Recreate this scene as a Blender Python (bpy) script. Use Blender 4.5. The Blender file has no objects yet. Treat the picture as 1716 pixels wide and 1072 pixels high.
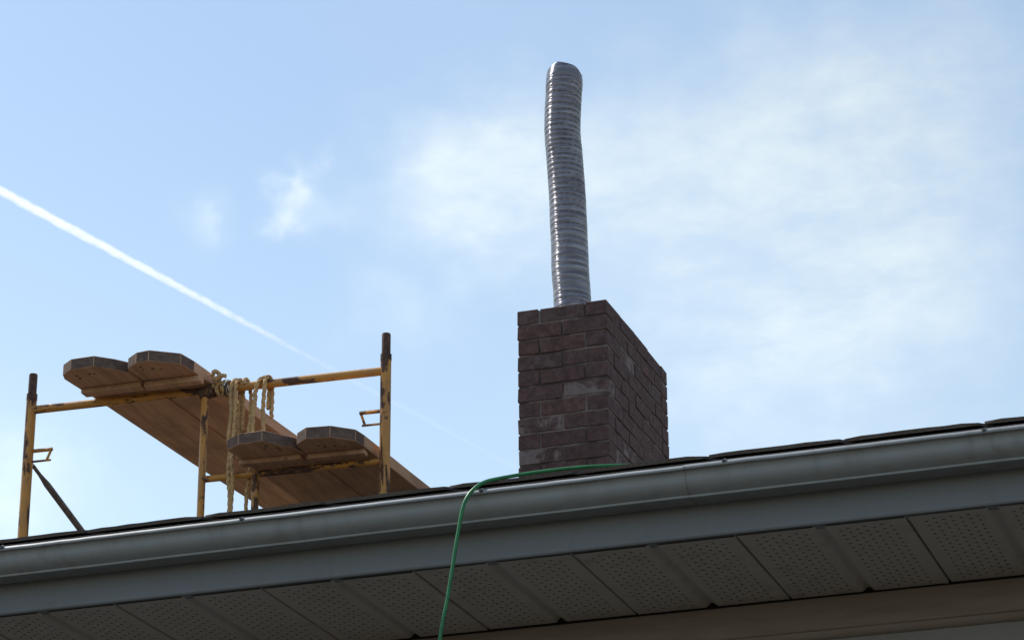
import bpy, bmesh, math, random
from mathutils import Vector, Matrix, noise as mnoise
random.seed(7)
D = bpy.data
SC = bpy.context.scene
COL = SC.collection
R = math.radians

# ------------------------------------------------------------------ camera
# world: +X along the eave to the right, +Y into the house, +Z up, metres
cam = D.cameras.new('Camera')
cam.sensor_width = 36.0
cam.lens = 96.28
cam.clip_start = 0.1
cam.clip_end = 200000.0
cam_o = D.objects.new('Camera', cam)
COL.objects.link(cam_o)
rt = Vector((0.94400, 0.32980, -0.00550)); fw = Vector((-0.30270, 0.87280, 0.38290))
fw.normalize(); rt = (rt - fw * rt.dot(fw)).normalized(); up = rt.cross(fw)
cam_o.matrix_world = Matrix((
    (rt.x, up.x, -fw.x, 0.0), (rt.y, up.y, -fw.y, 0.0), (rt.z, up.z, -fw.z, 1.6), (0, 0, 0, 1)))
SC.camera = cam_o
SC.cycles.volume_bounces = 10

# ------------------------------------------------------------------ light
SUN_EL = R(52)
SUN_AZ = math.atan2(-0.955, 0.295)          # angle from +Y towards +X; here far to the left, a little behind the eave
sun_dir = Vector((math.sin(SUN_AZ) * math.cos(SUN_EL), math.cos(SUN_AZ) * math.cos(SUN_EL), math.sin(SUN_EL)))
sl = D.lights.new('sun', 'SUN'); sl.energy = 3.6; sl.angle = R(0.53); sl.color = (1.0, 0.95, 0.87)
so = D.objects.new('sun', sl); COL.objects.link(so)
so.rotation_euler = sun_dir.to_track_quat('Z', 'Y').to_euler()

SC.view_settings.view_transform = 'Standard'
SC.view_settings.look = 'None'
SC.view_settings.exposure = 0.42
SC.view_settings.gamma = 1.0
SC.view_settings.use_curve_mapping = False

world = D.worlds.new('World'); SC.world = world; world.use_nodes = True
wt = world.node_tree; wt.nodes.clear()
def wn(t, **k):
    n = wt.nodes.new(t)
    for a, b in k.items(): setattr(n, a, b)
    return n
def wl(a, b): wt.links.new(a, b)
def wmath(op, a, b=None, c=None, clamp=False):
    n = wn('ShaderNodeMath', operation=op); n.use_clamp = clamp
    for i, v in enumerate((a, b, c)):
        if v is None: continue
        if isinstance(v, (int, float)): n.inputs[i].default_value = v
        else: wl(v, n.inputs[i])
    return n.outputs[0]
sky = wn('ShaderNodeTexSky'); sky.sky_type = 'NISHITA'; sky.sun_disc = False
sky.sun_elevation = SUN_EL; sky.sun_rotation = SUN_AZ
sky.altitude = 100; sky.air_density = 1.4; sky.dust_density = 0.55; sky.ozone_density = 0.1
tc = wn('ShaderNodeTexCoord')
sep = wn('ShaderNodeSeparateXYZ'); wl(tc.outputs['Generated'], sep.inputs[0])
# a flat layer of thin high cloud: direction -> point on the layer
zc = wmath('ADD', wmath('MAXIMUM', sep.outputs[2], 0.0), 0.12)
cx = wmath('DIVIDE', sep.outputs[0], zc); cy = wmath('DIVIDE', sep.outputs[1], zc)
comb = wn('ShaderNodeCombineXYZ'); wl(cx, comb.inputs[0]); wl(cy, comb.inputs[1])
def wnoise(scale, detail, rough, dist, off):
    mp = wn('ShaderNodeMapping'); mp.inputs['Location'].default_value = off
    wl(comb.outputs[0], mp.inputs[0])
    n = wn('ShaderNodeTexNoise'); n.inputs['Scale'].default_value = scale; n.inputs['Detail'].default_value = detail
    n.inputs['Roughness'].default_value = rough; n.inputs['Distortion'].default_value = dist
    wl(mp.outputs[0], n.inputs['Vector']); return n.outputs[0]
def ramp(v, a, b, lo=0.0, hi=1.0):
    n = wn('ShaderNodeMapRange'); n.interpolation_type = 'SMOOTHSTEP'
    wl(v, n.inputs[0]); n.inputs[1].default_value = a; n.inputs[2].default_value = b
    n.inputs[3].default_value = lo; n.inputs[4].default_value = hi; return n.outputs[0]
n_big = wnoise(1.1, 3, 0.5, 0.2, (3.1, 1.7, 0))
n_mid = wnoise(5.0, 4, 0.5, 0.0, (0.4, 2.2, 0))
n_fine = wnoise(22.0, 7, 0.62, 0.25, (5.4, 0.2, 0))
veil = ramp(n_big, 0.30, 0.78, 0.04, 0.16)                     # thin veil over the whole sky
tex = wmath('ADD', wmath('MULTIPLY', n_mid, 0.6), wmath('MULTIPLY', n_fine, 0.4))
wv = wn('ShaderNodeTexNoise'); wv.inputs['Scale'].default_value = 38.0; wv.inputs['Detail'].default_value = 8; wl(tc.outputs['Generated'], wv.inputs['Vector'])
wsub = wn('ShaderNodeVectorMath', operation='SUBTRACT'); wl(wv.outputs['Color'], wsub.inputs[0]); wsub.inputs[1].default_value = (.5, .5, .5)
wsc = wn('ShaderNodeVectorMath', operation='SCALE'); wl(wsub.outputs[0], wsc.inputs[0]); wsc.inputs['Scale'].default_value = .045
wad = wn('ShaderNodeVectorMath', operation='ADD'); wl(tc.outputs['Generated'], wad.inputs[0]); wl(wsc.outputs[0], wad.inputs[1])
wnm = wn('ShaderNodeVectorMath', operation='NORMALIZE'); wl(wad.outputs[0], wnm.inputs[0]); RAGGED = wnm.outputs[0]
PUFFS = [  # direction, angular radius (deg), strength: the small clouds of that morning
    ((-0.4013, 0.8170, 0.4140), 0.50, 0.62), ((-0.3677, 0.8261, 0.4270), 0.34, 0.72), ((-0.3704, 0.8314, 0.4142), 0.36, 0.75), ((-0.3600, 0.8330, 0.4200), 0.6, 0.25),
    ((-0.3465, 0.8545, 0.3869), 0.7, 0.34), ((-0.3081, 0.8507, 0.4259), 1.6, 0.62), ((-0.3156, 0.8460, 0.4298), 1.4, 0.36),
    ((-0.2860, 0.8610, 0.4240), 1.8, 0.55),
    ((-0.2468, 0.8728, 0.4211), 2.4, 0.55), ((-0.1808, 0.8797, 0.4398), 2.6, 0.60), ((-0.1764, 0.8994, 0.4001), 3.2, 0.66),
    ((-0.1317, 0.8794, 0.4576), 1.7, 0.40), ((-0.2196, 0.8933, 0.3922), 3.0, 0.50), ((-0.4763, 0.8187, 0.3207), 1.5, 0.45),
    ((-0.30, 0.80, 0.52), 2.5, 0.20), ((0.05, 0.90, 0.42), 4.0, 0.55), ((0.25, 0.86, 0.44), 3.5, 0.5), ((-0.70, 0.60, 0.38), 3.0, 0.5),
    ((0.6, 0.6, 0.5), 4.0, 0.5), ((0.5, -0.7, 0.5), 4.0, 0.5), ((-0.4, -0.75, 0.5), 4.5, 0.5), ((0.1, -0.6, 0.78), 5.0, 0.4)]
total = None
for d, rad, s in PUFFS:
    v = Vector(d).normalized()
    vm = wn('ShaderNodeVectorMath', operation='DOT_PRODUCT'); wl(RAGGED, vm.inputs[0])
    vm.inputs[1].default_value = v
    ang2 = wmath('MULTIPLY', wmath('SUBTRACT', 1.0, vm.outputs['Value']), 2.0 / (R(rad) ** 2))
    g = wmath('MULTIPLY', wmath('POWER', 2.718, wmath('MULTIPLY', ang2, -0.9)), s)
    total = g if total is None else wmath('ADD', total, g)
total = wmath('MULTIPLY', wmath('MINIMUM', total, 1.0), ramp(tex, 0.33, 0.66, 0.38, 0.92))
cover = wmath('MINIMUM', wmath('ADD', veil, total), 0.9)
hz = ramp(sep.outputs[2], 0.10, 0.52, 0.26, 0.0)                # paler towards the horizon
cover = wmath('SUBTRACT', 1.0, wmath('MULTIPLY', wmath('SUBTRACT', 1.0, cover), wmath('SUBTRACT', 1.0, hz)))
SKY_K = 0.115
# thin cloud and haze scatter the light of the sky behind them: white, brighter where that sky is brighter
bw = wn('ShaderNodeRGBToBW'); wl(sky.outputs[0], bw.inputs[0])
cw = wn('ShaderNodeCombineXYZ')
for i_, k_ in enumerate((1.40, 1.60, 1.71)): wl(wmath('MULTIPLY', bw.outputs[0], k_), cw.inputs[i_])
skyscale = wn('ShaderNodeMix'); skyscale.data_type = 'RGBA'; skyscale.blend_type = 'MIX'
wl(cover, skyscale.inputs[0]); wl(sky.outputs[0], skyscale.inputs[6]); wl(cw.outputs[0], skyscale.inputs[7])
bg = wn('ShaderNodeBackground'); wl(skyscale.outputs[2], bg.inputs[0]); bg.inputs[1].default_value = SKY_K
wo = wn('ShaderNodeOutputWorld'); wl(bg.outputs[0], wo.inputs[0])

# ------------------------------------------------------------------ materials
MATS = {}
class NT:
    def __init__(s, name):
        s.m = D.materials.new(name); s.m.use_nodes = True; s.t = s.m.node_tree
        s.b = s.t.nodes['Principled BSDF']; MATS[name] = s.m
        s.tc = s.n('ShaderNodeTexCoord')
        s.obj = s.tc.outputs['Object']
        s.geo = s.n('ShaderNodeNewGeometry').outputs['Position']
        s.oi = s.n('ShaderNodeObjectInfo')
    def n(s, t, **k):
        n = s.t.nodes.new(t)
        for a, b in k.items(): setattr(n, a, b)
        return n
    def l(s, a, b): s.t.links.new(a, b)
    def put(s, v, sock):
        if hasattr(v, 'is_linked'): s.l(v, sock)
        else: sock.default_value = v if not isinstance(v, tuple) or len(v) != 3 or sock.type != 'RGBA' else (*v, 1)
    def mapping(s, v, scale=(1, 1, 1), loc=(0, 0, 0), rot=(0, 0, 0)):
        m = s.n('ShaderNodeMapping'); s.l(v, m.inputs[0]); m.inputs['Scale'].default_value = scale
        m.inputs['Rotation'].default_value = rot
        s.put(loc, m.inputs['Location']); return m.outputs[0]
    def noise(s, v, scale, detail=4, rough=.55, dist=0.0):
        n = s.n('ShaderNodeTexNoise'); s.l(v, n.inputs['Vector'])
        n.inputs['Scale'].default_value = scale; n.inputs['Detail'].default_value = detail
        n.inputs['Roughness'].default_value = rough; n.inputs['Distortion'].default_value = dist
        return n.outputs[0]
    def range(s, v, a, b, lo=0.0, hi=1.0):
        n = s.n('ShaderNodeMapRange'); s.l(v, n.inputs[0]); n.interpolation_type = 'SMOOTHSTEP'
        for i, x in enumerate((a, b, lo, hi)): n.inputs[i + 1].default_value = x
        return n.outputs[0]
    def mix(s, f, a, b, mode='MIX'):
        n = s.n('ShaderNodeMix'); n.data_type = 'RGBA'; n.blend_type = mode
        s.put(f, n.inputs[0]); s.put(a, n.inputs[6]); s.put(b, n.inputs[7]); return n.outputs[2]
    def math(s, op, a, b=0.0):
        n = s.n('ShaderNodeMath', operation=op); s.put(a, n.inputs[0]); s.put(b, n.inputs[1]); return n.outputs[0]
    def bump(s, h, strength=.3, dist=.01):
        n = s.n('ShaderNodeBump'); s.l(h, n.inputs['Height']); n.inputs['Strength'].default_value = strength
        n.inputs['Distance'].default_value = dist; s.l(n.outputs[0], s.b.inputs['Normal'])
    def set(s, col=None, rough=None, metal=None, spec=None):
        if col is not None: s.put(col, s.b.inputs['Base Color'])
        if rough is not None: s.put(rough, s.b.inputs['Roughness'])
        if metal is not None: s.put(metal, s.b.inputs['Metallic'])
        if spec is not None: s.put(spec, s.b.inputs['Specular IOR Level'])
        return s.m

def rand_loc(m):   # offset textures per object
    c = m.n('ShaderNodeCombineXYZ'); k = m.math('MULTIPLY', m.oi.outputs['Random'], 37.0)
    m.l(k, c.inputs[0]); m.l(m.math('MULTIPLY', k, 1.7), c.inputs[1]); m.l(m.math('MULTIPLY', k, 0.6), c.inputs[2])
    a = m.n('ShaderNodeVectorMath', operation='ADD'); m.l(m.obj, a.inputs[0]); m.l(c.outputs[0], a.inputs[1])
    return a.outputs[0]

# painted aluminium of gutter, fascia: off-white gone dull, streaked with grime
def painted_metal(name, base, grime, rough=.45, amt=.5):
    m = NT(name)
    streak = m.noise(m.mapping(m.geo, (22, 22, 3.0)), 1.0, 5, .6)
    blot = m.noise(m.geo, 3.2, 5, .6)
    speck = m.noise(m.geo, 140, 3, .6)
    f = m.math('MULTIPLY', m.range(streak, .42, .75), m.range(blot, .35, .70))
    f = m.math('MULTIPLY', f, amt)
    c = m.mix(f, base, grime)
    c = m.mix(m.math('MULTIPLY', m.range(speck, .64, .74), .35), c, grime)
    m.bump(m.noise(m.geo, 9, 3), .14, .012)
    return m.set(c, m.range(blot, .3, .7, rough - .08, rough + .12), 0.0, .4)
painted_metal('gutter_paint', (.262, .274, .285), (.118, .11, .10), .45, .62)
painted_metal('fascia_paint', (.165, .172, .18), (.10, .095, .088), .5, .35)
painted_metal('soffit_paint', (.43, .390, .352), (.215, .16, .12), .5, .5)

m = NT('frieze_paint')
g = m.noise(m.mapping(m.geo, (1.6, 6, 10)), 3.0, 6, .6)
m.bump(g, .10, .004); m.set(m.mix(m.range(g, .35, .75), (.255, .208, .18), (.205, .165, .14)), .6, 0, .3)

m = NT('wall_stucco')
g = m.noise(m.geo, 60, 6, .7); b = m.noise(m.geo, 2.0, 4)
m.bump(g, .4, .006); m.set(m.mix(m.range(b, .35, .7), (.255, .253, .255), (.205, .20, .20)), .85, 0, .2)

m = NT('attic_wood_shade'); m.set((.035, .028, .022), .95, 0, .1)  # near-black wood, stands in for the shade in the soffit cavity and gap

m = NT('shingle')
g = m.noise(m.geo, 420, 3, .7); b = m.noise(m.geo, 5.0, 4); rn = m.oi.outputs['Random']
c = m.mix(m.range(g, .35, .65), (.06, .05, .044), (.15, .125, .105))
c = m.mix(m.math('MULTIPLY', m.range(b, .4, .7), .5), c, (.06, .05, .045))
c = m.mix(m.math('MULTIPLY', rn, .35), c, (.09, .08, .075))
m.bump(g, .6, .003); m.set(c, .95, 0, .15)

m = NT('drip_metal'); g = m.noise(m.geo, 30, 4)
m.set(m.mix(m.range(g, .4, .7), (.20, .175, .16), (.10, .085, .08)), .5, .0, .4)

# brick
m = NT('brick_clay')
v = rand_loc(m); rn = m.oi.outputs['Random']
n1 = m.noise(v, 26, 6, .65); n2 = m.noise(v, 110, 4, .7); n3 = m.noise(m.geo, 6.5, 5, .6); n4 = m.noise(v, 9, 5, .65, .6)
vr = m.n('ShaderNodeValToRGB'); m.l(rn, vr.inputs[0])
e = vr.color_ramp.elements; e[0].color = (.100, .060, .059, 1); e[1].color = (.145, .098, .093, 1)
for p, cc in ((.25, (.122, .070, .066, 1)), (.5, (.112, .070, .071, 1)), (.72, (.150, .082, .073, 1)), (.88, (.122, .086, .087, 1))):
    x = e.new(p); x.color = cc
c = m.mix(m.range(n1, .32, .66), vr.outputs[0], (.072, .042, .040))
c = m.mix(m.math('MULTIPLY', m.range(n2, .55, .72), .40), c, (.24, .175, .155))
# lime smears and efflorescence on some of them
pale = m.math('MULTIPLY', m.range(n4, .55, .64), m.range(n3, .54, .64))
c = m.mix(m.math('MULTIPLY', pale, .42), c, (.33, .275, .25))
some = m.math('GREATER_THAN', rn, .94)
c = m.mix(m.math('MULTIPLY', m.math('MULTIPLY', some, m.range(n4, .47, .54)), .46), c, (.29, .245, .235))
m.bump(m.math('ADD', m.math('MULTIPLY', n1, .6), m.math('MULTIPLY', n2, .5)), .7, .006)
m.set(c, .9, 0, .25)
m = NT('mortar')
n1 = m.noise(m.geo, 70, 5, .7); n2 = m.noise(m.geo, 5, 4)
c = m.mix(m.range(n2, .40, .60), (.205, .168, .152), (.070, .052, .048))
m.bump(n1, .8, .008); m.set(c, .95, 0, .2)

# stainless liner
m = NT('stainless')
n1 = m.noise(m.mapping(m.geo, (3, 3, 60)), 1.5, 5, .6); n2 = m.noise(m.geo, 26, 4, .6)
c = m.mix(m.range(n1, .35, .7), (.34, .33, .36), (.15, .142, .165))
c = m.mix(m.math('MULTIPLY', m.range(n2, .52, .72), .4), c, (.15, .135, .15))
m.bump(n2, .03, .006); m.set(c, m.range(n2, .3, .7, .35, .42), 1.0)
tg = m.n('ShaderNodeTangent'); tg.direction_type = 'RADIAL'; tg.axis = 'Z'; m.l(tg.outputs[0], m.b.inputs['Tangent'])
m.b.inputs['Anisotropic'].default_value = .92; m.b.inputs['Anisotropic Rotation'].default_value = .25

# scaffold steel: yellow paint over dark rust
def chipped(name, bias, st=(26, 26, 6.5)):
    m = NT(name)
    n1 = m.noise(m.mapping(m.geo, st), 1.0, 6, .62, .5); n2 = m.noise(m.geo, 55, 4, .65)
    f = m.range(m.math('ADD', m.math('MULTIPLY', n1, .8), m.math('MULTIPLY', n2, .2)), bias, bias + .05)
    fade = m.noise(m.geo, 12, 4)
    yel = m.mix(m.range(fade, .35, .7), (.52, .245, .050), (.42, .205, .065))
    rust = m.mix(m.range(n2, .35, .7), (.055, .030, .026), (.12, .062, .040))
    m.bump(m.math('SUBTRACT', 1.0, f), .35, .002)
    m.set(m.mix(f, yel, rust), m.math('ADD', m.math('MULTIPLY', f, .35), .42), 0, .35)
chipped('scaffold_paint', .535); chipped('scaffold_worn', .49); chipped('scaffold_rust', .36); chipped('scaffold_rail', .52, (7, 26, 26)); chipped('scaffold_rung', .49, (7, 26, 26))
m = NT('galvanised'); n1 = m.noise(m.geo, 40, 4)
m.set(m.mix(m.range(n1, .35, .7), (.17, .155, .15), (.10, .085, .08)), .55, .25)

# planks
m = NT('plank_wood')
v = rand_loc(m)
gr = m.noise(m.mapping(v, (34, 1.6, 34)), 1.0, 7, .62, .7); fine = m.noise(m.mapping(v, (160, 6, 160)), 1.0, 4, .6)
bl = m.noise(v, 4.0, 5, .6); kn = m.n('ShaderNodeTexVoronoi'); m.l(m.mapping(v, (7, 2.6, 7)), kn.inputs['Vector']); kn.inputs['Scale'].default_value = 1.0
c = m.mix(m.range(gr, .35, .68), (.58, .35, .22), (.43, .255, .16))
c = m.mix(m.math('MULTIPLY', m.range(fine, .5, .7), .4), c, (.24, .145, .10))
c = m.mix(m.math('MULTIPLY', m.range(bl, .45, .72), .55), c, (.25, .165, .125))
c = m.mix(m.math('SUBTRACT', 1.0, m.range(kn.outputs['Distance'], .06, .11)), c, (.10, .055, .035))
m.bump(gr, .3, .004); m.set(c, .8, 0, .2)
m = NT('plank_end_grain')
v = rand_loc(m)
g = m.noise(m.mapping(v, (26, 26, 40)), 1.0, 6, .7, .8)
m.bump(g, .5, .004); m.set(m.mix(m.range(g, .35, .7), (.165, .115, .095), (.095, .066, .058)), .9, 0, .15)

m = NT('rope_fibre')
n1 = m.noise(m.geo, 130, 4, .7); n2 = m.noise(m.geo, 14, 4)
c = m.mix(m.range(n1, .35, .68), (.60, .405, .20), (.38, .235, .125)); c = m.mix(m.math('MULTIPLY', m.range(n2, .45, .7), .5), c, (.30, .20, .11))
m.bump(n1, .6, .004); m.set(c, .9, 0, .15)
m = NT('cord_black'); n1 = m.noise(m.geo, 160, 3); m.set(m.mix(n1, (.02, .02, .022), (.07, .07, .07)), .7)
m = NT('cord_pale'); n1 = m.noise(m.geo, 160, 3); m.set(m.mix(n1, (.45, .45, .42), (.65, .64, .60)), .7)
m = NT('hose_rubber'); n1 = m.noise(m.geo, 40, 4)
m.set(m.mix(m.range(n1, .35, .7), (.017, .180, .056), (.012, .120, .040)), .42, 0, .45)
m = NT('spike_head'); n1 = m.noise(m.geo, 200, 3); m.set(m.mix(n1, (.10, .09, .085), (.04, .035, .032)), .6, .3)

m = NT('lawn')
n1 = m.noise(m.geo, .35, 6, .6); n2 = m.noise(m.geo, 18, 5, .7)
c = m.mix(m.range(n1, .35, .68), (.105, .105, .045), (.16, .135, .075)); c = m.mix(m.math('MULTIPLY', n2, .6), c, (.07, .068, .03))
m.bump(n2, .8, .04); m.set(c, .95, 0, .1)
m = NT('asphalt'); n1 = m.noise(m.geo, 90, 6, .7); n2 = m.noise(m.geo, 1.2, 4)
c = m.mix(n1, (.075, .070, .065), (.045, .042, .040)); c = m.mix(m.math('MULTIPLY', n2, .5), c, (.085, .078, .070))
m.bump(n1, .4, .006); m.set(c, .9, 0, .2)

# ------------------------------------------------------------------ mesh helpers
def empty(name, loc, label=None, cat=None, group=None, parent=None):
    o = D.objects.new(name, None); COL.objects.link(o); o.empty_display_size = .1
    o.location = Vector(loc)
    if parent: o.parent = parent; o.location = Vector(loc) - origin(parent)
    tag(o, label, cat, group); return o
def origin(o):
    v = Vector((0, 0, 0))
    while o is not None: v += o.location; o = o.parent
    return v
def tag(o, label=None, cat=None, group=None, kind=None):
    for k, v in (('label', label), ('category', cat), ('group', group), ('kind', kind)):
        if v: o[k] = v
    return o
def link(name, mesh, parent=None, loc=None, rot=None):
    o = D.objects.new(name, mesh); COL.objects.link(o)
    if parent: o.parent = parent
    if loc is not None: o.location = Vector(loc) - (origin(parent) if parent else Vector())
    if rot is not None: o.rotation_euler = rot
    return o
class MB:
    """collects geometry in world coordinates; build() links it as one mesh object"""
    def __init__(s): s.v = []; s.f = []; s.mi = []
    def add(s, vs, fs, mi=0):
        k = len(s.v); s.v += [tuple(p) for p in vs]
        s.f += [tuple(i + k for i in f) for f in fs]; s.mi += [mi] * len(fs); return s
    def box(s, a, b, mi=0):
        x0, y0, z0 = a; x1, y1, z1 = b
        return s.add([(x0,y0,z0),(x1,y0,z0),(x1,y1,z0),(x0,y1,z0),(x0,y0,z1),(x1,y0,z1),(x1,y1,z1),(x0,y1,z1)],
                     [(0,3,2,1),(4,5,6,7),(0,1,5,4),(1,2,6,5),(2,3,7,6),(3,0,4,7)], mi)
    def tube(s, pts, r, seg=14, cap=True, lobes=0, amp=0.0, twist=0.0, mi=0):
        pts = [Vector(p) for p in pts]; n = len(pts)
        rs = r if isinstance(r, (list, tuple)) else [r] * n
        t0 = (pts[1] - pts[0]).normalized()
        ref = Vector((0, 0, 1)) if abs(t0.z) < .8 else Vector((1, 0, 0))
        u = (ref - t0 * ref.dot(t0)).normalized(); vs = []; acc = 0.0
        for i, p in enumerate(pts):
            t = (pts[min(i+1, n-1)] - pts[max(i-1, 0)]).normalized()
            u = (u - t * u.dot(t)).normalized(); w = t.cross(u)
            if i: acc += (pts[i] - pts[i-1]).length
            for k in range(seg):
                a = 2 * math.pi * k / seg
                rr = rs[i] * (1 + (amp * math.cos(lobes * a - twist * acc) if lobes else 0))
                vs.append(p + (u * math.cos(a) + w * math.sin(a)) * rr)
        fs = []
        for i in range(n - 1):
            for k in range(seg):
                k2 = (k + 1) % seg
                fs.append((i*seg+k, i*seg+k2, (i+1)*seg+k2, (i+1)*seg+k))
        if cap: fs += [tuple(range(seg))[::-1], tuple((n-1)*seg + k for k in range(seg))]
        return s.add(vs, fs, mi)
    def extrude_x(s, prof, xs, wob=None, mi=0, closed=False, caps=False):
        n = len(prof); vs = []
        for x in xs:
            for j, (y, z) in enumerate(prof):
                dy, dz = wob(x, j) if wob else (0, 0)
                vs.append((x, y + dy, z + dz))
        fs = []; m = n if closed else n - 1
        for i in range(len(xs) - 1):
            for j in range(m):
                j2 = (j + 1) % n
                fs.append((i*n+j, i*n+j2, (i+1)*n+j2, (i+1)*n+j))
        if caps: fs += [tuple(range(n)), tuple((len(xs)-1)*n + j for j in range(n))[::-1]]
        return s.add(vs, fs, mi)
    def mesh(s, name, mats, org=(0, 0, 0), smooth=False, angle=40):
        o = Vector(org); me = D.meshes.new(name)
        me.from_pydata([tuple(Vector(p) - o) for p in s.v], [], s.f); me.update()
        for mm in (mats if isinstance(mats, (list, tuple)) else [mats]): me.materials.append(MATS[mm])
        for p, i in zip(me.polygons, s.mi): p.material_index = i
        if smooth:
            me.polygons.foreach_set('use_smooth', [True] * len(me.polygons))
            try: me.set_sharp_from_angle(angle=R(angle))
            except Exception: pass
        return me
    def build(s, name, mats, parent=None, smooth=False, org=None, angle=40, recalc=True):
        base = origin(parent) if parent else Vector()
        og = Vector(org) if org is not None else base
        me = s.mesh(name, mats, og, smooth, angle)
        if recalc:
            bm = bmesh.new(); bm.from_mesh(me); bmesh.ops.recalc_face_normals(bm, faces=bm.faces); bm.to_mesh(me); bm.free()
        ob = link(name, me, parent); ob.location = og - base; return ob
def bevel(me, w, seg=1):
    bm = bmesh.new(); bm.from_mesh(me); bmesh.ops.recalc_face_normals(bm, faces=bm.faces)
    bmesh.ops.bevel(bm, geom=list(bm.edges), offset=w, segments=seg, affect='EDGES', profile=.6)
    bm.to_mesh(me); bm.free(); return me
def lerp(a, b, t): return a + (b - a) * t
def spline(pts, n):
    """Catmull-Rom through pts, n samples a span"""
    P = [Vector(p) for p in pts]; P = [P[0] * 2 - P[1]] + P + [P[-1] * 2 - P[-2]]; out = []
    for i in range(1, len(P) - 2):
        for k in range(n):
            t = k / n; a, b, c, d = P[i-1], P[i], P[i+1], P[i+2]
            out.append(.5 * ((2*b) + (c-a)*t + (2*a-5*b+4*c-d)*t*t + (3*b-a-3*c+d)*t**3))
    out.append(P[-2]); return out
def fr(a, b, st):
    n = max(1, round((b - a) / st)); return [a + (b - a) * i / n for i in range(n + 1)]

# ------------------------------------------------------------------ ground
MB().add([(-9000,-9000,0),(9000,-9000,0),(9000,9000,0),(-9000,9000,0)], [(0,1,2,3)]).build('ground', 'lawn', recalc=False)['kind'] = 'structure'
p_ = MB().box((-13, -9, -.05), (5, 6.3, .012)).build('added_driveway', 'asphalt'); p_['kind'] = 'structure'  # unseen asphalt, added to cut the green ground bounce onto the soffit

# ------------------------------------------------------------------ house
X0, X1 = -8.4, 2.0                 # gable ends
EAVE_Y, EAVE_Z, SLOPE, RIDGE_Y = 5.955, 3.783, 0.30, 9.40
RIDGE_Z = EAVE_Z + SLOPE * (RIDGE_Y - EAVE_Y)
def roof_z(y): return EAVE_Z + SLOPE * (y - EAVE_Y) if y <= RIDGE_Y else RIDGE_Z - SLOPE * (y - RIDGE_Y)
house = empty('house', ((X0 + X1) / 2, RIDGE_Y, 0),
              'low pitched house with pale grey gutter, perforated soffit, shingled eave and brick chimney', 'house')

WALL_Y = 6.56
BACK_Y = 2 * RIDGE_Y - WALL_Y
w = MB().box((X0 + .35, WALL_Y, 0), (X1 - .35, BACK_Y, 3.62))
gy = [(WALL_Y, 3.62), (RIDGE_Y, 3.62 + SLOPE * (RIDGE_Y - WALL_Y)), (BACK_Y, 3.62)]
for x in (X0 + .352, X1 - .352):
    w.add([(x, y, z) for y, z in gy], [(0, 1, 2)])
w.build('wall', 'wall_stucco', house)

# frieze under the soffit with its small moulding
fz = MB().box((X0 + .33, 6.546, 3.512), (X1 - .33, 6.5585, 3.5975))
me = fz.build('frieze_board', 'frieze_paint', house); bevel(me.data, .002)
mo = MB().extrude_x([(6.5455, 3.5125), (6.5385, 3.509), (6.5370, 3.502), (6.5410, 3.496), (6.5480, 3.492), (6.5590, 3.490), (6.5590, 3.5125)],
                    fr(X0 + .33, X1 - .33, .5), closed=True, caps=True)
mo.build('frieze_moulding', 'frieze_paint', house, smooth=True)

# fascia with rolled bottom edge
random.seed(3)
def fwob(x, j):
    n = mnoise.noise(Vector((x * 1.7, j * .31, 4.2))); return (n * .0012, n * .0008)
fa = MB().extrude_x([(6.004, 3.770), (6.003, 3.69), (6.001, 3.665), (5.9975, 3.640), (5.9930, 3.620), (5.9915, 3.6105), (5.9940, 3.6065),
                     (6.030, 3.6060), (6.030, 3.770)], fr(X0, X1, .08), fwob, closed=True, caps=True)
fa.build('fascia', 'fascia_paint', house, smooth=True, angle=30)

# gutter: K profile, two runs that lap at the joint
GP = [(6.0010, 3.7620), (6.0000, 3.6905), (5.9350, 3.6880), (5.9322, 3.6872), (5.9310, 3.6892), (5.9316, 3.6925), (5.9270, 3.6945), (5.9180, 3.6985),
      (5.9085, 3.7050), (5.9022, 3.7125), (5.8992, 3.7200), (5.8985, 3.7270), (5.8968, 3.7335), (5.8925, 3.7385), (5.8880, 3.7412),
      (5.8846, 3.7398), (5.8820, 3.7406), (5.8812, 3.7424), (5.8828, 3.7466), (5.8856, 3.7508), (5.8905, 3.7530), (5.8955, 3.7522),
      (5.8950, 3.7440), (5.8975, 3.7400), (5.9010, 3.7345), (5.9025, 3.7215), (5.9060, 3.7140), (5.9120, 3.7075), (5.9350, 3.6960), (5.9960, 3.6945), (5.9980, 3.7620)]
def gutter_run(xa, xb, grow, seed):
    c = (5.95, 3.72); prof = [(c[0] + (y - c[0]) * grow, c[1] + (z - c[1]) * grow) for y, z in GP]
    def wob(x, j):
        lip = 14 <= j <= 22
        a = mnoise.noise(Vector((x * 2.3, 1.3, seed))) * .0013
        b = (mnoise.noise(Vector((x * 14, .3, seed))) * .0009 + mnoise.noise(Vector((x * 45, .7, seed))) * .0006) if lip else 0
        low = mnoise.noise(Vector((x * 6, 3.3, seed))) * .0006 if 2 <= j <= 6 else 0
        return (a * (1 if j > 2 else .2) + b * .6, b + low)
    return MB().extrude_x(prof, fr(xa, xb, .025), wob, closed=True, caps=True)
JOINT = -1.614
g1 = gutter_run(X0 - .05, JOINT + .03, 1.0, 2.0).build('gutter', 'gutter_paint', house, smooth=True, angle=50)
g2 = gutter_run(JOINT, X1 + .05, 1.022, 2.0).build('gutter', 'gutter_paint', house, smooth=True, angle=50)
gutter_run(JOINT - .0016, JOINT + .0004, 1.024, 2.0).build('joint_sealant', 'drip_metal', g2, smooth=True, angle=50)
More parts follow.
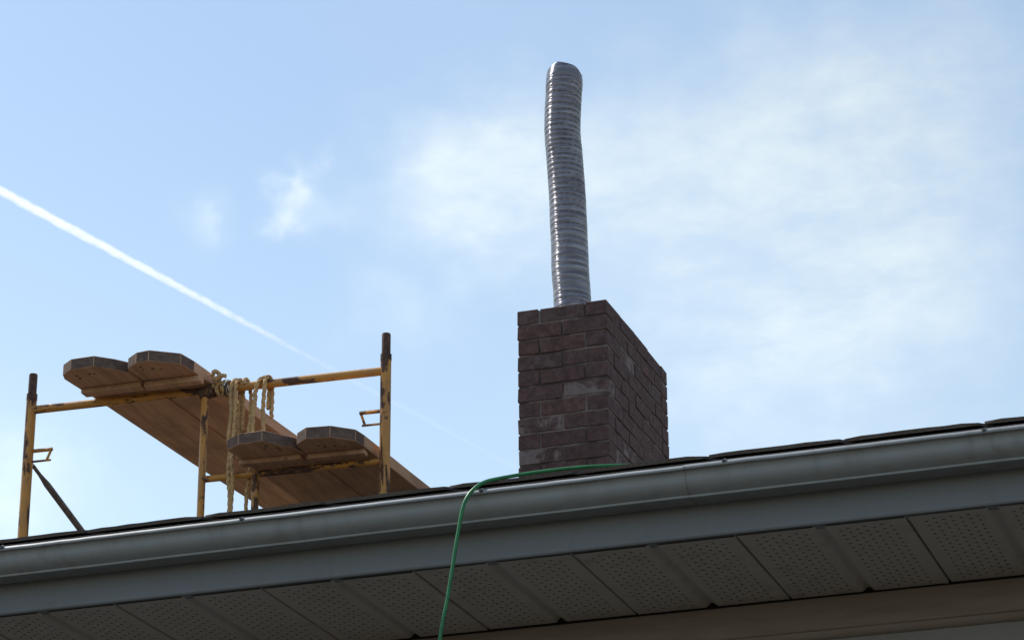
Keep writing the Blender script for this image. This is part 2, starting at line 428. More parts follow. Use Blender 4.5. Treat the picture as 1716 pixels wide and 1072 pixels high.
# spike heads through the lip
sp = MB().tube([(0, -.0035, 0), (0, .0, 0), (0, .008, 0)], [.0042, .0050, .0034], 10)
sp_me = sp.mesh('gutter_spike', 'spike_head', smooth=True); rim = MB().tube([(0, .0005, 0), (0, .0035, 0)], [.0066, .0078], 12)
rim_me = rim.mesh('ferrule', 'gutter_paint', smooth=True)
spikes = [-3.423, -2.753, -2.121, -1.516, -.905]
spikes = [-3.423 - .64 * k for k in range(7, 0, -1)] + spikes + [-.905 + .62 * k for k in range(1, 5)]
for x in spikes:
    gpar = g1 if x < JOINT else g2
    zz = 3.7475 + random.uniform(-.0015, .001)
    link('gutter_spike', sp_me, gpar, (x, 5.8815, zz)); link('ferrule', rim_me, gpar, (x, 5.8815, zz))

# soffit: cavity and wall-gap strip coloured as shade, J-channel, panels with real perforations
sf = MB()
sf.box((X0 + .02, 6.005, 3.655), (X1 - .02, 6.56, 3.665)).box((X0 + .34, 6.5588, 3.5985), (X1 - .34, 6.5597, 3.6545))  # second box: black strip added in front of the wall as gap shade
soffit = sf.build('soffit', 'attic_wood_shade', house)
PW = .4072; SEAM0 = -1.529
def panel_mesh():
    mb = MB(); z = 0.0; L0, L1 = -.272, .271
    half = PW / 2; nr = 32; dy = .0166; y0 = -nr * dy / 2
    cw = .0200; ncol = 7
    def strip(pts, ya, yb):          # cross-section (x,z) between two y
        for (xa, za), (xb, zb) in zip(pts, pts[1:]):
            mb.add([(xa, ya, za), (xb, ya, zb), (xb, yb, zb), (xa, yb, za)], [(0, 3, 2, 1)])
    seam = [(-half, .011), (-half + .0020, .0105), (-half + .0045, .0015), (-half + .0075, 0)]
    for h in range(2):
        ox = -half + h * half; xm = ox + half / 2; xa = xm - ncol * cw / 2; xb = xm + ncol * cw / 2
        left = seam if h == 0 else [(0, .0105), (.004, .0098), (.0125, .0022), (.0165, 0)]
        right = [(-.0165, 0), (-.0125, .0022), (-.004, .0098), (0, .0105)] if h == 0 else [(half - .012, 0), (half - .003, -.0008), (half - .0010, .001), (half - .0006, .011)]
        strip(left + [(xa, 0)], L0, L1); strip([(xb, 0)] + right, L0, L1)
        strip([(xa, 0), (xb, 0)], L0, y0); strip([(xa, 0), (xb, 0)], y0 + nr * dy, L1)
        for i in range(ncol):
            for j in range(nr):
                ax, bx_, ay, by = xa + i * cw, xa + (i + 1) * cw, y0 + j * dy, y0 + (j + 1) * dy
                if (i + j) % 2 or j < 1 or j > nr - 2:
                    mb.add([(ax, ay, 0), (bx_, ay, 0), (bx_, by, 0), (ax, by, 0)], [(0, 3, 2, 1)]); continue
                cxm, cym = (ax + bx_) / 2, (ay + by) / 2; r = .0042
                ring = [(cxm + r * math.cos(R(225 + 45 * k)), cym + r * math.sin(R(225 + 45 * k))) for k in range(8)]
                vs = [(ax, ay, 0), (bx_, ay, 0), (bx_, by, 0), (ax, by, 0)] + [(x, y, 0) for x, y in ring] + [(x, y, .0006) for x, y in ring]
                fs = [((k + 1) % 4, k, 4 + 2 * k, 4 + (2 * k + 1) % 8, 4 + (2 * k + 2) % 8) for k in range(4)]
                fs += [(4 + k, 4 + (k + 1) % 8, 12 + (k + 1) % 8, 12 + k) for k in range(8)]
                mb.add(vs, fs)
    return mb.mesh('soffit_panel', 'soffit_paint')
pm = panel_mesh()
k0 = math.ceil((X0 + .3 - SEAM0) / PW); k1 = math.floor((X1 - .3 - SEAM0) / PW)
for k in range(k0, k1):
    link('soffit_panel', pm, soffit, (SEAM0 + (k + .5) * PW, 6.277, 3.603 + random.uniform(-.0008, .0008)), (R(random.uniform(-.12, .12)), R(random.uniform(-.1, .1)), 0))
jc = MB().box((X0 + .3, 6.5445, 3.6135), (X1 - .3, 6.5590, 3.6155))
jc.build('wall_channel', 'attic_wood_shade', soffit)  # channel coloured dark so the joint looks shaded

# roof: deck, drip edge, shingles
def slab(mb, ya, yb, th, lift, xa=X0 - .06, xb=X1 + .06):
    za, zb = roof_z(ya) + lift, roof_z(yb) + lift
    return mb.add([(xa, ya, za), (xb, ya, za), (xb, yb, zb), (xa, yb, zb), (xa, ya, za - th), (xb, ya, za - th), (xb, yb, zb - th), (xa, yb, zb - th)],
                  [(0,1,2,3),(4,7,6,5),(0,4,5,1),(1,5,6,2),(2,6,7,3),(3,7,4,0)])
rm = MB(); slab(rm, 5.985, RIDGE_Y, .016, -.008); slab(rm, RIDGE_Y, 2 * RIDGE_Y - 5.985, .016, -.008)
roof = rm.build('roof', 'attic_wood_shade', house)
dm = MB().extrude_x([(5.972, 3.742), (5.968, 3.7425), (5.966, 3.748), (5.967, 3.7735), (5.972, 3.7745), (5.984, 3.7785), (5.984, 3.776), (5.973, 3.772), (5.972, 3.746)],
                    fr(X0 - .06, X1 + .06, .2), closed=True, caps=True)
dm.build('drip_edge', 'drip_metal', roof)
st = MB(); slab(st, 5.9515, 6.15, .0040, -.0025)
st.build('starter_strip', 'shingle', roof)
TAB = .3290; EXPO = .143
def tab_mesh(seed):
    rnd = random.Random(seed); mb = MB(); nx, ny = 8, 4; wdt = TAB - .0140; dep = .30; th = .0096
    cl = [rnd.uniform(-.0004, .0012) for _ in range(2)]; vs = []
    for lay in (0, 1):
        for j in range(ny + 1):
            for i in range(nx + 1):
                u = i / nx; x = (u - .5) * wdt; y = j / ny * dep
                e = max(0, 1 - j / 1.2)
                zc_ = (cl[0] * (1 - u) ** 3 + cl[1] * u ** 3) * e + .0006 * e * math.sin(u * 5 + seed)
                rc = -.0022 * e * (max(0, 1 - u * 9) ** 2 + max(0, 1 - (1 - u) * 9) ** 2) if lay else 0
                yy = y + (rnd.uniform(-.0012, .0012) if j == 0 else 0)
                if j == 0 and i in (0, nx): yy += rnd.uniform(.001, .005)
                vs.append((x, yy, lay * th * (1 - .15 * rnd.random()) + zc_ + rc))
    N = (nx + 1) * (ny + 1); idx = lambda l, j, i: l * N + j * (nx + 1) + i; fs = []
    for j in range(ny):
        for i in range(nx):
            fs.append((idx(0,j,i), idx(0,j+1,i), idx(0,j+1,i+1), idx(0,j,i+1))); fs.append((idx(1,j,i), idx(1,j,i+1), idx(1,j+1,i+1), idx(1,j+1,i)))
    for i in range(nx): fs += [(idx(0,0,i), idx(0,0,i+1), idx(1,0,i+1), idx(1,0,i)), (idx(0,ny,i), idx(1,ny,i), idx(1,ny,i+1), idx(0,ny,i+1))]
    for j in range(ny): fs += [(idx(0,j,0), idx(1,j,0), idx(1,j+1,0), idx(0,j+1,0)), (idx(0,j,nx), idx(0,j+1,nx), idx(1,j+1,nx), idx(1,j,nx))]
    mb.add(vs, fs); return mb.mesh('shingle', 'shingle')
tabs = [tab_mesh(s) for s in range(6)]
tilt = math.atan(SLOPE)
def slot_x(row): return -.92 + (TAB / 2 if row % 2 else 0)
field = MB(); nrow = int((RIDGE_Y - 5.95) / EXPO)
def tab_spot(row, k):
    y = 5.9505 + row * EXPO
    return slot_x(row) + (k + .5) * TAB, y, roof_z(y) + .0045 + (.004 if row else 0.0)
for row in range(nrow):
    kk = range(math.ceil((X0 - .05 - slot_x(row)) / TAB), math.floor((X1 + .05 - slot_x(row)) / TAB))
    for k in kk:
        x, y, z = tab_spot(row, k)
        if row < 5:
            link('shingle', tabs[random.randrange(6)], roof, (x, y, z), (tilt * .985, 0, R(random.uniform(-.15, .15))))
        else:
            h = TAB / 2 - .005; c, s = .30 * math.cos(tilt), .30 * math.sin(tilt); t = .006
            field.add([(x-h,y,z),(x+h,y,z),(x+h,y+c,z+s-.004),(x-h,y+c,z+s-.004),(x-h,y,z+t),(x+h,y,z+t),(x+h,y+c,z+s+t-.004),(x-h,y+c,z+s+t-.004)],
                      [(0,3,2,1),(4,5,6,7),(0,1,5,4),(1,2,6,5),(2,3,7,6),(3,0,4,7)])
# rear slope and ridge
for row in range(nrow):
    y = 2 * RIDGE_Y - (5.9505 + row * EXPO); z = roof_z(y) + .006
    for k in range(math.ceil((X0 - .05 - slot_x(row)) / TAB), math.floor((X1 + .05 - slot_x(row)) / TAB)):
        x = slot_x(row) + (k + .5) * TAB
        h = TAB / 2 - .005; c, s = .30 * math.cos(tilt), .30 * math.sin(tilt); t = .006
        field.add([(x-h,y,z),(x+h,y,z),(x+h,y-c,z+s-.004),(x-h,y-c,z+s-.004),(x-h,y,z+t),(x+h,y,z+t),(x+h,y-c,z+s+t-.004),(x-h,y-c,z+s+t-.004)],
                  [(0,1,2,3),(4,7,6,5),(0,4,5,1),(1,5,6,2),(2,6,7,3),(3,7,4,0)])
tag(field.build('shingle_field', 'shingle', roof, recalc=False), kind='stuff')
rc = MB()
for x in fr(X0 - .06, X1 + .06, .14)[:-1]:
    z = RIDGE_Z + .012
    rc.add([(x, RIDGE_Y - .15, z - .040), (x + .16, RIDGE_Y - .15, z - .046), (x + .16, RIDGE_Y, z + .001), (x, RIDGE_Y, z + .007), (x + .16, RIDGE_Y + .15, z - .046), (x, RIDGE_Y + .15, z - .040)],
           [(0, 1, 2, 3), (3, 2, 4, 5)])
tag(rc.build('ridge_cap', 'shingle', roof, recalc=False), kind='stuff')

# ------------------------------------------------------------------ chimney
CX, CY, CZ = -3.449, 10.0, 6.027
UN = .199; CH = .0692; BW = .0995; CWD, CDP = 2 * UN, 4.5 * UN; NC = 24
chim = empty('chimney', (CX + CWD / 2, CY + CDP / 2, CZ - NC * CH), parent=house)
chim['label'] = 'square dark red brown brick chimney with pale smeared bricks'
core = MB().box((CX + .008, CY + .008, CZ - NC * CH), (CX + CWD - .008, CY + CDP - .008, CZ - .012))
bm_ = bmesh.new(); me = core.mesh('mortar', 'mortar', origin(chim)); bm_.from_mesh(me)
bmesh.ops.subdivide_edges(bm_, edges=bm_.edges, cuts=14, use_grid_fill=True)
for v_ in bm_.verts:
    n_ = mnoise.noise_vector(v_.co * 14) * .0022
    v_.co += n_
bm_.to_mesh(me); bm_.free(); link('mortar', me, chim, origin(chim))
def brick_mesh(lx, ly, seed):
    rnd = random.Random(seed); mb = MB(); j = .0084
    a, b, c = (lx - j) / 2, (ly - j) / 2, (CH - j) / 2
    mb.box((-a, -b, -c), (a, b, c)); mb.v = [(x + rnd.uniform(-.0016, .0016), y + rnd.uniform(-.0014, .0014), z + rnd.uniform(-.0014, .0014)) for x, y, z in mb.v]
    return bevel(mb.mesh('brick', 'brick_clay'), rnd.uniform(.0010, .0022), 1)
VAR = {}
for key, (lx, ly) in {'x': (UN, BW), 'y': (BW, UN), 'h': (BW, BW)}.items(): VAR[key] = [brick_mesh(lx, ly, 31 * i + len(VAR)) for i in range(5)]
def lay(kind, x, y, z):
    o = link('brick', VAR[kind][random.randrange(5)], chim, (x + random.gauss(0, .0010), y + random.gauss(0, .0010), z + random.gauss(0, .0008)),
             (R(random.gauss(0, .25)), R(random.gauss(0, .25)), R(random.gauss(0, .35))))
random.seed(21)
for c in range(NC):
    z = CZ - (c + .5) * CH
    xl, xr = CX + BW / 2, CX + CWD - BW / 2; yf, yb = CY + BW / 2, CY + CDP - BW / 2
    if c % 2 == 0:                   # sides run through, one stretcher between them
        for xx in (xl, xr):
            for q in range(4): lay('y', xx, CY + (q + .5) * UN, z)
            lay('h', xx, CY + CDP - BW / 2, z)
        lay('x', CX + CWD / 2, yf, z); lay('x', CX + CWD / 2, yb, z)
    else:
        for q in range(2): lay('x', CX + (q + .5) * UN, yf, z); lay('x', CX + (q + .5) * UN, yb, z)
        for xx in (xl, xr):
            for q in range(3): lay('y', xx, CY + BW + (q + .5) * UN, z)
            lay('h', xx, CY + BW + 3.25 * UN, z)

# ------------------------------------------------------------------ flexible flue liner
cl = [(-3.296, 10.30, 5.90), (-3.299, 10.300, 6.165), (-3.304, 10.301, 6.28), (-3.307, 10.303, 6.395), (-3.310, 10.304, 6.512), (-3.314, 10.304, 6.63),
      (-3.3185, 10.303, 6.755), (-3.3215, 10.301, 6.82), (-3.325, 10.300, 6.882), (-3.330, 10.298, 6.942), (-3.331, 10.297, 7.003), (-3.327, 10.296, 7.092),
      (-3.320, 10.295, 7.182), (-3.3165, 10.294, 7.250), (-3.315, 10.294, 7.288)]
path = spline(cl, 24)
arc = [0.0]
for a, b in zip(path, path[1:]): arc.append(arc[-1] + (b - a).length)
def at_arc(s):
    s = max(0, min(arc[-1], s))
    lo, hi = 0, len(arc) - 1
    while hi - lo > 1:
        m_ = (lo + hi) // 2
        if arc[m_] <= s: lo = m_
        else: hi = m_
    t = (s - arc[lo]) / max(1e-9, arc[hi] - arc[lo]); return path[lo].lerp(path[hi], t)
# crimp phase grows with the arc; the pitch is stretched or squeezed along the tube
SEG = 64; NS = 900; TOP = arc[-1]
def pitch(s):
    z = 5.90 + s
    return lerp(.034, .0235, min(1, max(0, (z - 6.30) / .45))) if z < 6.95 else lerp(.0235, .0285, min(1, (z - 6.95) / .12))
ph = [0.0]; ds = TOP / NS
for i in range(NS): ph.append(ph[-1] + ds / pitch(i * ds))
def rim_drop(u):      # u: -1 left .. 1 right across the pinched end
    return .024 * ((-.10 - u) / .90) if u < -.10 else .024 * ((u + .10) / 1.10) + .024 * ((u + .10) / 1.10) ** 10
vs = []; fs = []
for i in range(NS + 1):
    s = i * ds
    for k in range(SEG):
        a = 2 * math.pi * k / SEG; ca, sa = math.cos(a), math.sin(a)
        drop = rim_drop(ca) * max(0.0, (s - TOP + .26) / .26) ** 1.4
        se = s - drop * 1.0
        c0 = at_arc(se); q = (ph[i] + a / (2 * math.pi)) % 1.0
        crest = .0023 * (1 - (2 * q - 1) ** 2) - .0014 + math.exp(-((q - .05) / .055) ** 2) * .0021 - math.exp(-((q - .16) / .05) ** 2) * .0014
        dent = mnoise.noise(Vector((ca * 1.1, sa * 1.1, s * 6))) * .0022 + mnoise.noise(Vector((ca * 3, sa * 3, s * 22))) * .0008
        e = max(0.0, (s - TOP + .11) / .11)
        r = .0800 + crest * (1 - .75 * e) + dent
        ry = r * (1 - .10 * e ** 3); rx = r * (1 + .035 * math.sin(min(1, e * 1.1) * math.pi))
        vs.append((c0.x + ca * rx, c0.y + sa * ry, c0.z))
for i in range(NS):
    for k in range(SEG):
        k2 = (k + 1) % SEG; fs.append((i*SEG+k, i*SEG+k2, (i+1)*SEG+k2, (i+1)*SEG+k))
fl = MB().add(vs, fs)
inner = []                             # rolled rim and the dark inside of the tube
for j, (sc_, dz) in enumerate(((.965, .0010), (.930, -.004), (.880, -.06))):
    for k in range(SEG):
        x_, y_, z_ = vs[NS * SEG + k]; c0 = at_arc(TOP - .03)
        inner.append((c0.x + (x_ - c0.x) * sc_, c0.y + (y_ - c0.y) * sc_, z_ + dz))
fl.v += inner
for j in range(3):
    for k in range(SEG):
        k2 = (k + 1) % SEG; o_ = (NS + j) * SEG; fl.f.append((o_ + k, o_ + k2, o_ + SEG + k2, o_ + SEG + k)); fl.mi.append(0)
flo = fl.build('flue_pipe', 'stainless', None, smooth=True, org=(-3.296, 10.30, 5.90), angle=55)
tag(flo, 'tall crooked corrugated steel liner pipe sticking out of the brick chimney', 'flue pipe')

# ------------------------------------------------------------------ scaffold
FX0, FX1 = -5.347, -3.807
def scaffold_frame(dx, dy, label):
    def fy(x): return 9.35 + dy + (x - dx - FX0) / (FX1 - FX0) * .088
    def P(x, z, oy=0.0): return (x + dx, fy(x + dx) + oy, z)
    t = empty('scaffold', ((FX0 + FX1) / 2 + dx, fy((FX0 + FX1) / 2 + dx), roof_z(9.4 + dy)), label, 'scaffold', 'yellow steel scaffold frames on the roof')
    for i, x in enumerate((FX0, FX1)):
        zb = roof_z(fy(x + dx)) + .018
        n = 24; MB().tube([P(x, lerp(zb, 5.666, k / n)) for k in range(n + 1)], .0215, 20).build('post', 'scaffold_worn', t, smooth=True)
        MB().tube([P(x, 5.655), P(x, 5.750), P(x, 5.756), P(x, 5.757)], [.0180, .0180, .0165, .012], 18).build('coupling_pin', 'scaffold_rust', t, smooth=True)
        MB().tube([P(x, 5.640), P(x, 5.6665), P(x, 5.6675)], [.0226, .0226, .019], 18).build('collar', 'scaffold_rust', t, smooth=True)
        bp = MB().box((x + dx - .075, fy(x + dx) - .075, zb - .004), (x + dx + .075, fy(x + dx) + .075, zb + .006)); bp.build('base_plate', 'scaffold_rust', t)
        sgn = 1 if i == 0 else -1; zt, zl = (5.416, 5.370) if i == 0 else (5.428, 5.374)
        lk = MB()
        xa = x + sgn * .018; xe = x + sgn * .107; xm_ = x + sgn * .084
        lk.tube([P(xa, zt), P(xe, zt)], .0085, 4).tube([P(xe - sgn * .004, zt), P(xm_, zl)], .0055, 8).tube([P(xa, zl), P(xm_ + sgn * (.012 if i else .018), zl)], .0050, 8)
        lk.build('brace_lock', 'scaffold_rung', t)
    rail = [P(lerp(FX0, FX1, k / 40), 5.597) for k in range(41)]
    MB().tube(rail, .0172, 18).build('top_rail', 'scaffold_rail', t, smooth=True)
    rung = [P(lerp(-4.577, FX1, k / 20), 5.217) for k in range(21)]
    MB().tube(rung, .0140, 14).build('rung', 'scaffold_rung', t, smooth=True)
    low = max(roof_z(fy(FX0)), roof_z(fy(FX1))) + .10
    MB().tube([P(FX0, low), P((FX0 + FX1) / 2, low), P(FX1, low)], .0150, 14).build('bottom_rail', 'scaffold_worn', t, smooth=True)
    MB().tube([P(-4.577, lerp(5.59, low, k / 16)) for k in range(17)], .0150, 14).build('inner_post', 'scaffold_paint', t, smooth=True)
    MB().tube([P(-4.347, lerp(5.212, low, k / 8)) for k in range(9)], .0150, 14).build('inner_post', 'scaffold_worn', t, smooth=True)
    MB().tube([P(-4.602, 5.583), P(-4.598, 5.585), P(-4.535, 5.592), P(-4.531, 5.592)], [.020, .0275, .0255, .020], 14).build('clamp', 'scaffold_rust', t, smooth=True)
    return t
scaffold_frame(0, 0, 'chipped yellow steel scaffold frame standing left of the brick chimney')
scaffold_frame(.10, 2.10, 'second scaffold frame behind the roof ridge under the far plank ends')
br = MB(); a, b = Vector((-5.338, 9.372, 5.366)), Vector((-5.262, 11.43, 4.600))
br.tube([a.lerp(b, t) for t in (0, .03, .045, .06, .3, .5, .7, .94, .955, .97, 1)], [.0080, .0080, .0105, .0140, .0140, .0140, .0140, .0140, .0105, .0080, .0080], 12)
tag(br.build('cross_brace', 'galvanised', None, smooth=True, org=a), 'dark steel brace slanting down from the leftmost scaffold post', 'brace')

def plank(name_label, outline, z0, th, drift, length, cleat, seed):
    """outline: near-end polygon points (x,y) from left edge round to right edge; the board runs back from there"""
    rnd = random.Random(seed); cx_ = sum(p[0] for p in outline) / len(outline); cy_ = min(p[1] for p in outline)
    t = empty('scaffold_plank', (cx_, cy_, z0), name_label, 'plank', 'wooden planks laid on the scaffold')
    L, Rr = outline[0], outline[-1]; far = cy_ + length
    n = 10; left = [(lerp(L[0], L[0] + drift * (far - L[1]), k / n) + (rnd.gauss(0, .0012) if k else 0), lerp(L[1], far, k / n)) for k in range(n + 1)]
    right = [(lerp(Rr[0], Rr[0] + drift * (far - Rr[1]), k / n) + (rnd.gauss(0, .0012) if k else 0), lerp(Rr[1], far, k / n)) for k in range(n + 1)]
    mb = MB(); ne = len(outline)
    # sheet: near polygon fan to first row, then strips; sag along the length
    def zz(x, y): s = (y - cy_) / length; return z0 - .010 * math.sin(math.pi * min(1, max(0, (y - 9.4) / 2.1))) + .0015 * mnoise.noise(Vector((x * 3, y * 3, seed)))
    bot = [(x, y, zz(x, y)) for x, y in outline]; top = [(x, y, z + th) for x, y, z in bot]
    mb.add(bot + top, [tuple(range(ne)), tuple(range(ne, 2 * ne))[::-1]], 0)
    mb.add(bot + top, [(i, i + 1, ne + i + 1, ne + i) for i in range(ne - 1)], 1)
    for k in range(n):
        q = [left[k], right[k], right[k + 1], left[k + 1]]
        b4 = [(x, y, zz(x, y)) for x, y in q]; t4 = [(x, y, z + th) for x, y, z in b4]
        mb.add(b4 + t4, [(0, 3, 2, 1), (4, 5, 6, 7), (1, 2, 6, 5), (3, 0, 4, 7)], 0)
    q = [left[n], right[n]]; b2 = [(x, y, zz(x, y)) for x, y in q]
    mb.add(b2 + [(x, y, z + th) for x, y, z in b2], [(0, 1, 3, 2)], 1)
    ob = mb.build('board', ['plank_wood', 'plank_end_grain'], t, recalc=False)
    bm = bmesh.new(); bm.from_mesh(ob.data); bmesh.ops.remove_doubles(bm, verts=bm.verts, dist=.0004)
    bmesh.ops.recalc_face_normals(bm, faces=bm.faces)
    ed = [e for e in bm.edges if len(e.link_faces) == 2 and e.calc_face_angle(0) > .5]
    bmesh.ops.bevel(bm, geom=ed, offset=.0015, segments=1, affect='EDGES')
    bm.to_mesh(ob.data); bm.free()
    (xa, ya), (xb, yb), w_, h_ = cleat
    cb = MB(); zt = z0 - .001
    d = Vector((xb - xa, yb - ya, 0)).normalized(); nrm = Vector((-d.y, d.x, 0)) * w_
    c4 = [Vector((xa, ya, 0)), Vector((xb, yb, 0)), Vector((xb, yb, 0)) + nrm, Vector((xa, ya, 0)) + nrm]
    cb.add([(p.x, p.y, zt - h_) for p in c4] + [(p.x, p.y, zt) for p in c4], [(0,3,2,1),(4,5,6,7),(0,1,5,4),(1,2,6,5),(2,3,7,6),(3,0,4,7)])
    co = cb.build('cleat', 'plank_wood', t); bevel(co.data, .003)
    # nail heads and bolt holes under the near end
    for _ in range(4):
        x_ = rnd.uniform(L[0] + .06, Rr[0] - .05); y_ = cy_ + rnd.uniform(.05, .14); q_ = rnd.uniform(.0045, .0075); z_ = zz(x_, y_)
        MB().tube([(x_, y_, z_ + .003), (x_, y_, z_ - .0012), (x_, y_, z_ - .0018)], [q_, q_, q_ * .7], 10).build('nail', 'spike_head', t, smooth=True)
    return t
ZU, ZD = 5.620, 5.246
plank('clipped end of the upper left scaffold plank, nearest the leftmost post',
      [(-5.081, 9.136), (-5.066, 9.092), (-5.008, 9.048), (-4.906, 9.047), (-4.845, 9.105), (-4.8055, 9.160)], ZU, .046, .055, 2.75,
      ((-5.066, 9.248), (-4.803, 9.256), .052, .021), 1)
plank('clipped end of the upper right scaffold plank, beside the rope lashing',
      [(-4.800, 9.150), (-4.793, 9.125), (-4.735, 9.080), (-4.676, 9.072), (-4.570, 9.146), (-4.556, 9.240)], ZU + .002, .046, .055, 2.75,
      ((-4.792, 9.266), (-4.548, 9.274), .048, .026), 2)
plank('lower left scaffold plank on the rung, just under the hanging ropes',
      [(-4.372, 9.185), (-4.303, 9.140), (-4.200, 9.134), (-4.114, 9.252), (-4.1035, 9.30)], ZD, .044, .035, 2.55,
      ((-4.372, 9.300), (-4.118, 9.318), .045, .020), 3)
plank('lower right scaffold plank on the rung, against the right post',
      [(-4.100, 9.255), (-4.090, 9.222), (-4.033, 9.175), (-3.936, 9.188), (-3.859, 9.262), (-3.851, 9.33)], ZD + .001, .048, .040, 2.55,
      ((-4.095, 9.330), (-3.858, 9.350), .045, .020), 4)

# ------------------------------------------------------------------ ropes
def rope_pts(pts, n=14, jit=.0025, seed=0):
    out = spline(pts, n); r = []
    for i, p in enumerate(out):
        s = i * .35
        r.append(p + Vector((mnoise.noise(Vector((s, seed, 0))), mnoise.noise(Vector((s, seed, 5))), 0)) * jit)
    return r
def rope_add(mb, pts, r=.0085, n=14, seed=0, mi=0, jit=.0016):
    return mb.tube(rope_pts(pts, n * 2, jit, seed), r * .88, 12, lobes=3, amp=.20, twist=190, mi=mi)
def ry_(x): return 9.35 + (x - FX0) / (FX1 - FX0) * .088
ta = empty('rope', (-4.443, 9.36, 5.06), 'yellow twisted rope hanging longest from the top rail, down past the roof edge', 'rope', 'yellow ropes over the scaffold rail')
yr = ry_(-4.44)
A1 = [(-4.440, yr + .030, 5.30), (-4.441, yr + .030, 5.50), (-4.440, yr + .029, 5.598), (-4.443, yr + .004, 5.628), (-4.449, yr - .026, 5.606), (-4.452, yr - .031, 5.555),
      (-4.446, yr - .032, 5.477), (-4.453, yr - .033, 5.372), (-4.446, yr - .033, 5.310), (-4.449, yr - .034, 5.212), (-4.439, yr - .034, 5.126), (-4.438, yr - .034, 5.02), (-4.430, yr - .04, 4.90)]
rope_add(MB(), A1, .0092, seed=1).build('strand', 'rope_fibre', ta, smooth=True)
A2 = [(-4.424, yr + .030, 5.42), (-4.425, yr + .029, 5.596), (-4.427, yr + .004, 5.629), (-4.430, yr - .027, 5.604), (-4.431, yr - .033, 5.555), (-4.429, yr - .034, 5.493),
      (-4.431, yr - .034, 5.40), (-4.434, yr - .044, 5.283), (-4.428, yr - .036, 5.185), (-4.433, yr - .034, 5.02), (-4.425, yr - .05, 4.90)]
rope_add(MB(), A2, .0080, seed=2).build('strand', 'rope_fibre', ta, smooth=True)
C_ = [(-4.392, yr + .034, 5.55), (-4.390, yr + .034, 5.40), (-4.386, yr + .032, 5.27), (-4.386, yr + .024, 5.19), (-4.391, yr + .020, 5.15), (-4.391, yr + .016, 5.02), (-4.390, yr, 4.90)]
C_ = [(-4.404, yr - .025, 5.604), (-4.400, yr + .004, 5.627), (-4.396, yr + .029, 5.598)] + C_
rope_add(MB(), C_, .0082, seed=3).build('strand', 'rope_fibre', ta, smooth=True)
tb = empty('rope', (-4.33, 9.40, 5.30), 'short doubled yellow rope draped over the rail above the lower left plank', 'rope', 'yellow ropes over the scaffold rail')
y2 = ry_(-4.33)
B1 = [(-4.316, y2 + .029, 5.50), (-4.314, y2 + .029, 5.592), (-4.316, y2 + .006, 5.627), (-4.334, y2 - .026, 5.604), (-4.345, y2 - .033, 5.556), (-4.345, y2 - .036, 5.513), (-4.352, y2 - .040, 5.45), (-4.362, y2 - .045, 5.395), (-4.356, y2 - .05, 5.32)]
rope_add(MB(), B1, .0092, seed=4).build('strand', 'rope_fibre', tb, smooth=True)
B2 = [(-4.300, y2 + .029, 5.46), (-4.300, y2 + .029, 5.590), (-4.303, y2 + .004, 5.628), (-4.306, y2 - .026, 5.604), (-4.307, y2 - .032, 5.551), (-4.309, y2 - .033, 5.477), (-4.305, y2 - .034, 5.397), (-4.300, y2 - .04, 5.32)]
rope_add(MB(), B2, .0090, seed=5).build('strand', 'rope_fibre', tb, smooth=True)
B3 = [(-4.338, y2 - .040, 5.535), (-4.341, y2 - .046, 5.50), (-4.342, y2 - .050, 5.45), (-4.344, y2 - .050, 5.395), (-4.338, y2 - .055, 5.32)]
rope_add(MB(), B3, .0078, seed=6).build('strand', 'rope_fibre', tb, smooth=True)
# lashing that ties the plank to the rail
tl = empty('lashing', (-4.50, 9.39, 5.60), 'tangled yellow, black and white lashing tied round the top rail', 'lashing')
def wraps(xa, xb, turns, r0, seed, squash=1.0, zc=5.597):
    pts = []; n = int(turns * 10)
    for i in range(n + 1):
        a = 2 * math.pi * i / 10; x = lerp(xa, xb, i / n) + .004 * math.sin(i * 1.7 + seed)
        rr = r0 * (1 + .10 * mnoise.noise(Vector((i * .4, seed, 2))))
        pts.append((x, ry_(x) - math.cos(a) * rr, zc + math.sin(a) * rr * squash))
    return pts
MB().tube(rope_pts(wraps(-4.535, -4.470, 3, .0265, 1), 4, .002, 8), .0075, 10, lobes=3, amp=.15, twist=150).build('yellow_turns', 'rope_fibre', tl, smooth=True)
MB().tube(rope_pts(wraps(-4.492, -4.462, 2, .0300, 3, 1.1), 4, .002, 9), .0044, 8).build('black_turns', 'cord_black', tl, smooth=True)
MB().tube(rope_pts(wraps(-4.478, -4.466, 1, .0330, 5, 1.0), 4, .002, 10), .0034, 8).build('white_turns', 'cord_pale', tl, smooth=True)
kn_ = [(-4.530, 9.352, 5.640), (-4.515, 9.345, 5.655), (-4.500, 9.36, 5.648), (-4.508, 9.375, 5.632), (-4.525, 9.362, 5.628), (-4.512, 9.345, 5.622), (-4.492, 9.352, 5.636), (-4.478, 9.372, 5.640)]
MB().tube(rope_pts(kn_, 10, .002, 11), .0085, 10, lobes=3, amp=.15, twist=150).build('knot', 'rope_fibre', tl, smooth=True)
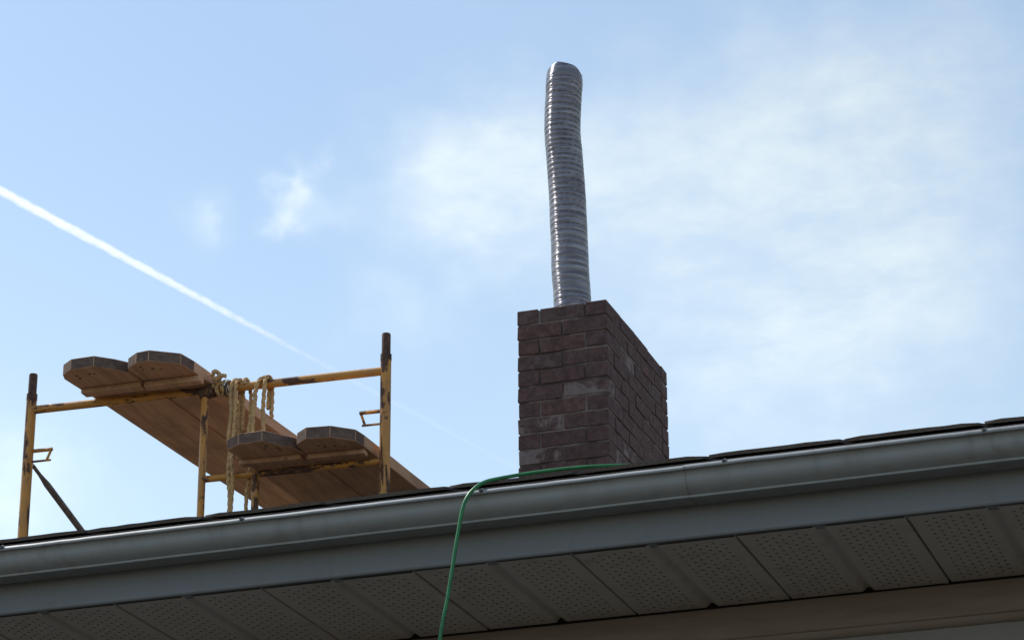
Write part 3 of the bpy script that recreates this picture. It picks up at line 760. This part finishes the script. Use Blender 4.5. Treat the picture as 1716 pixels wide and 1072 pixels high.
# ------------------------------------------------------------------ hose
hp = [(-3.35, 4.3, .010), (-3.10, 4.75, .010), (-2.80, 5.15, .012), (-2.55, 5.42, .08), (-2.42, 5.55, .45), (-2.33, 5.64, 1.2), (-2.275, 5.715, 2.2), (-2.225, 5.775, 2.95), (-2.198, 5.800, 3.335), (-2.183, 5.820, 3.470),
      (-2.175, 5.830, 3.545), (-2.166, 5.845, 3.638), (-2.158, 5.855, 3.700), (-2.147, 5.864, 3.733), (-2.130, 5.881, 3.7600), (-2.120, 5.914, 3.781), (-2.107, 5.945, 3.7955),
      (-2.059, 5.985, 3.814), (-1.972, 6.000, 3.821), (-1.885, 6.012, 3.823), (-1.80, 6.042, 3.8255), (-1.75, 6.095, 3.8385), (-1.66, 6.16, 3.858), (-1.60, 6.40, 3.938), (-1.70, 6.90, 4.094), (-1.95, 7.6, 4.308), (-2.3, 8.4, 4.552)]
MB().tube(spline(hp, 14), .0047, 12).build('hose', 'hose_rubber', None, smooth=True, org=(-2.12, 5.9, 3.78))
tag(D.objects['hose'], 'thin green hose looping over the gutter and hanging in front of the eave', 'hose')

# ------------------------------------------------------------------ contrail, six kilometres up
m = NT('ice_trail'); m.t.nodes.remove(m.b)
out = m.t.nodes['Material Output']
pv = m.n('ShaderNodeVolumePrincipled'); pv.inputs['Color'].default_value = (1, 1, 1, 1); pv.inputs['Anisotropy'].default_value = .5
m.l(pv.outputs[0], out.inputs['Volume'])
m.m.cycles.volume_step_rate = .02
ca, cb_, cc = Vector((-7060, 9220, 6000)), Vector((-6019.8, 13959.6, 6000)), Vector((-5560, 16080, 6000))
ax = (cb_ - ca); Lc = ax.length; ax.normalize()
sx = m.n('ShaderNodeSeparateXYZ'); m.l(m.obj, sx.inputs[0])
rr = m.math('ADD', m.math('MULTIPLY', sx.outputs[1], sx.outputs[1]), m.math('MULTIPLY', sx.outputs[2], sx.outputs[2]))
puff = m.noise(m.mapping(m.obj, (.012, .045, .045)), 1.0, 5, .7)
soft = m.range(m.math('ADD', m.math('SQRT', rr), m.math('MULTIPLY', m.math('SUBTRACT', puff, .5), 46.0)), 0.0, 32.0, 1.0, 0.0)
fade = m.math('MULTIPLY', m.range(sx.outputs[0], 2400, 4900, 1.0, .07), m.range(puff, .30, .62, 1.3, .75))
m.l(m.math('MULTIPLY', m.math('MULTIPLY', soft, fade), .031), pv.inputs['Density'])
ct = MB()
pts = [(Lc * t, 0, 0) for t in [i / 30 for i in range(31)]]
far_l = (cc - ca).length
pts += [(lerp(Lc, far_l, i / 8), 0, 0) for i in range(1, 9)]
def cr_(x): return lerp(36, 17, min(1, max(0, (x - 800) / 4100))) if x < Lc else lerp(17, 12, (x - Lc) / (far_l - Lc))
ct.tube(pts, [cr_(p[0]) for p in pts], 12)
co = ct.build('contrail', 'ice_trail', None, smooth=True)
co.location = ca; co.rotation_euler = ax.to_track_quat('X', 'Z').to_euler()
tag(co, 'thin white aircraft vapour trail slanting across the blue sky on the left', 'contrail')
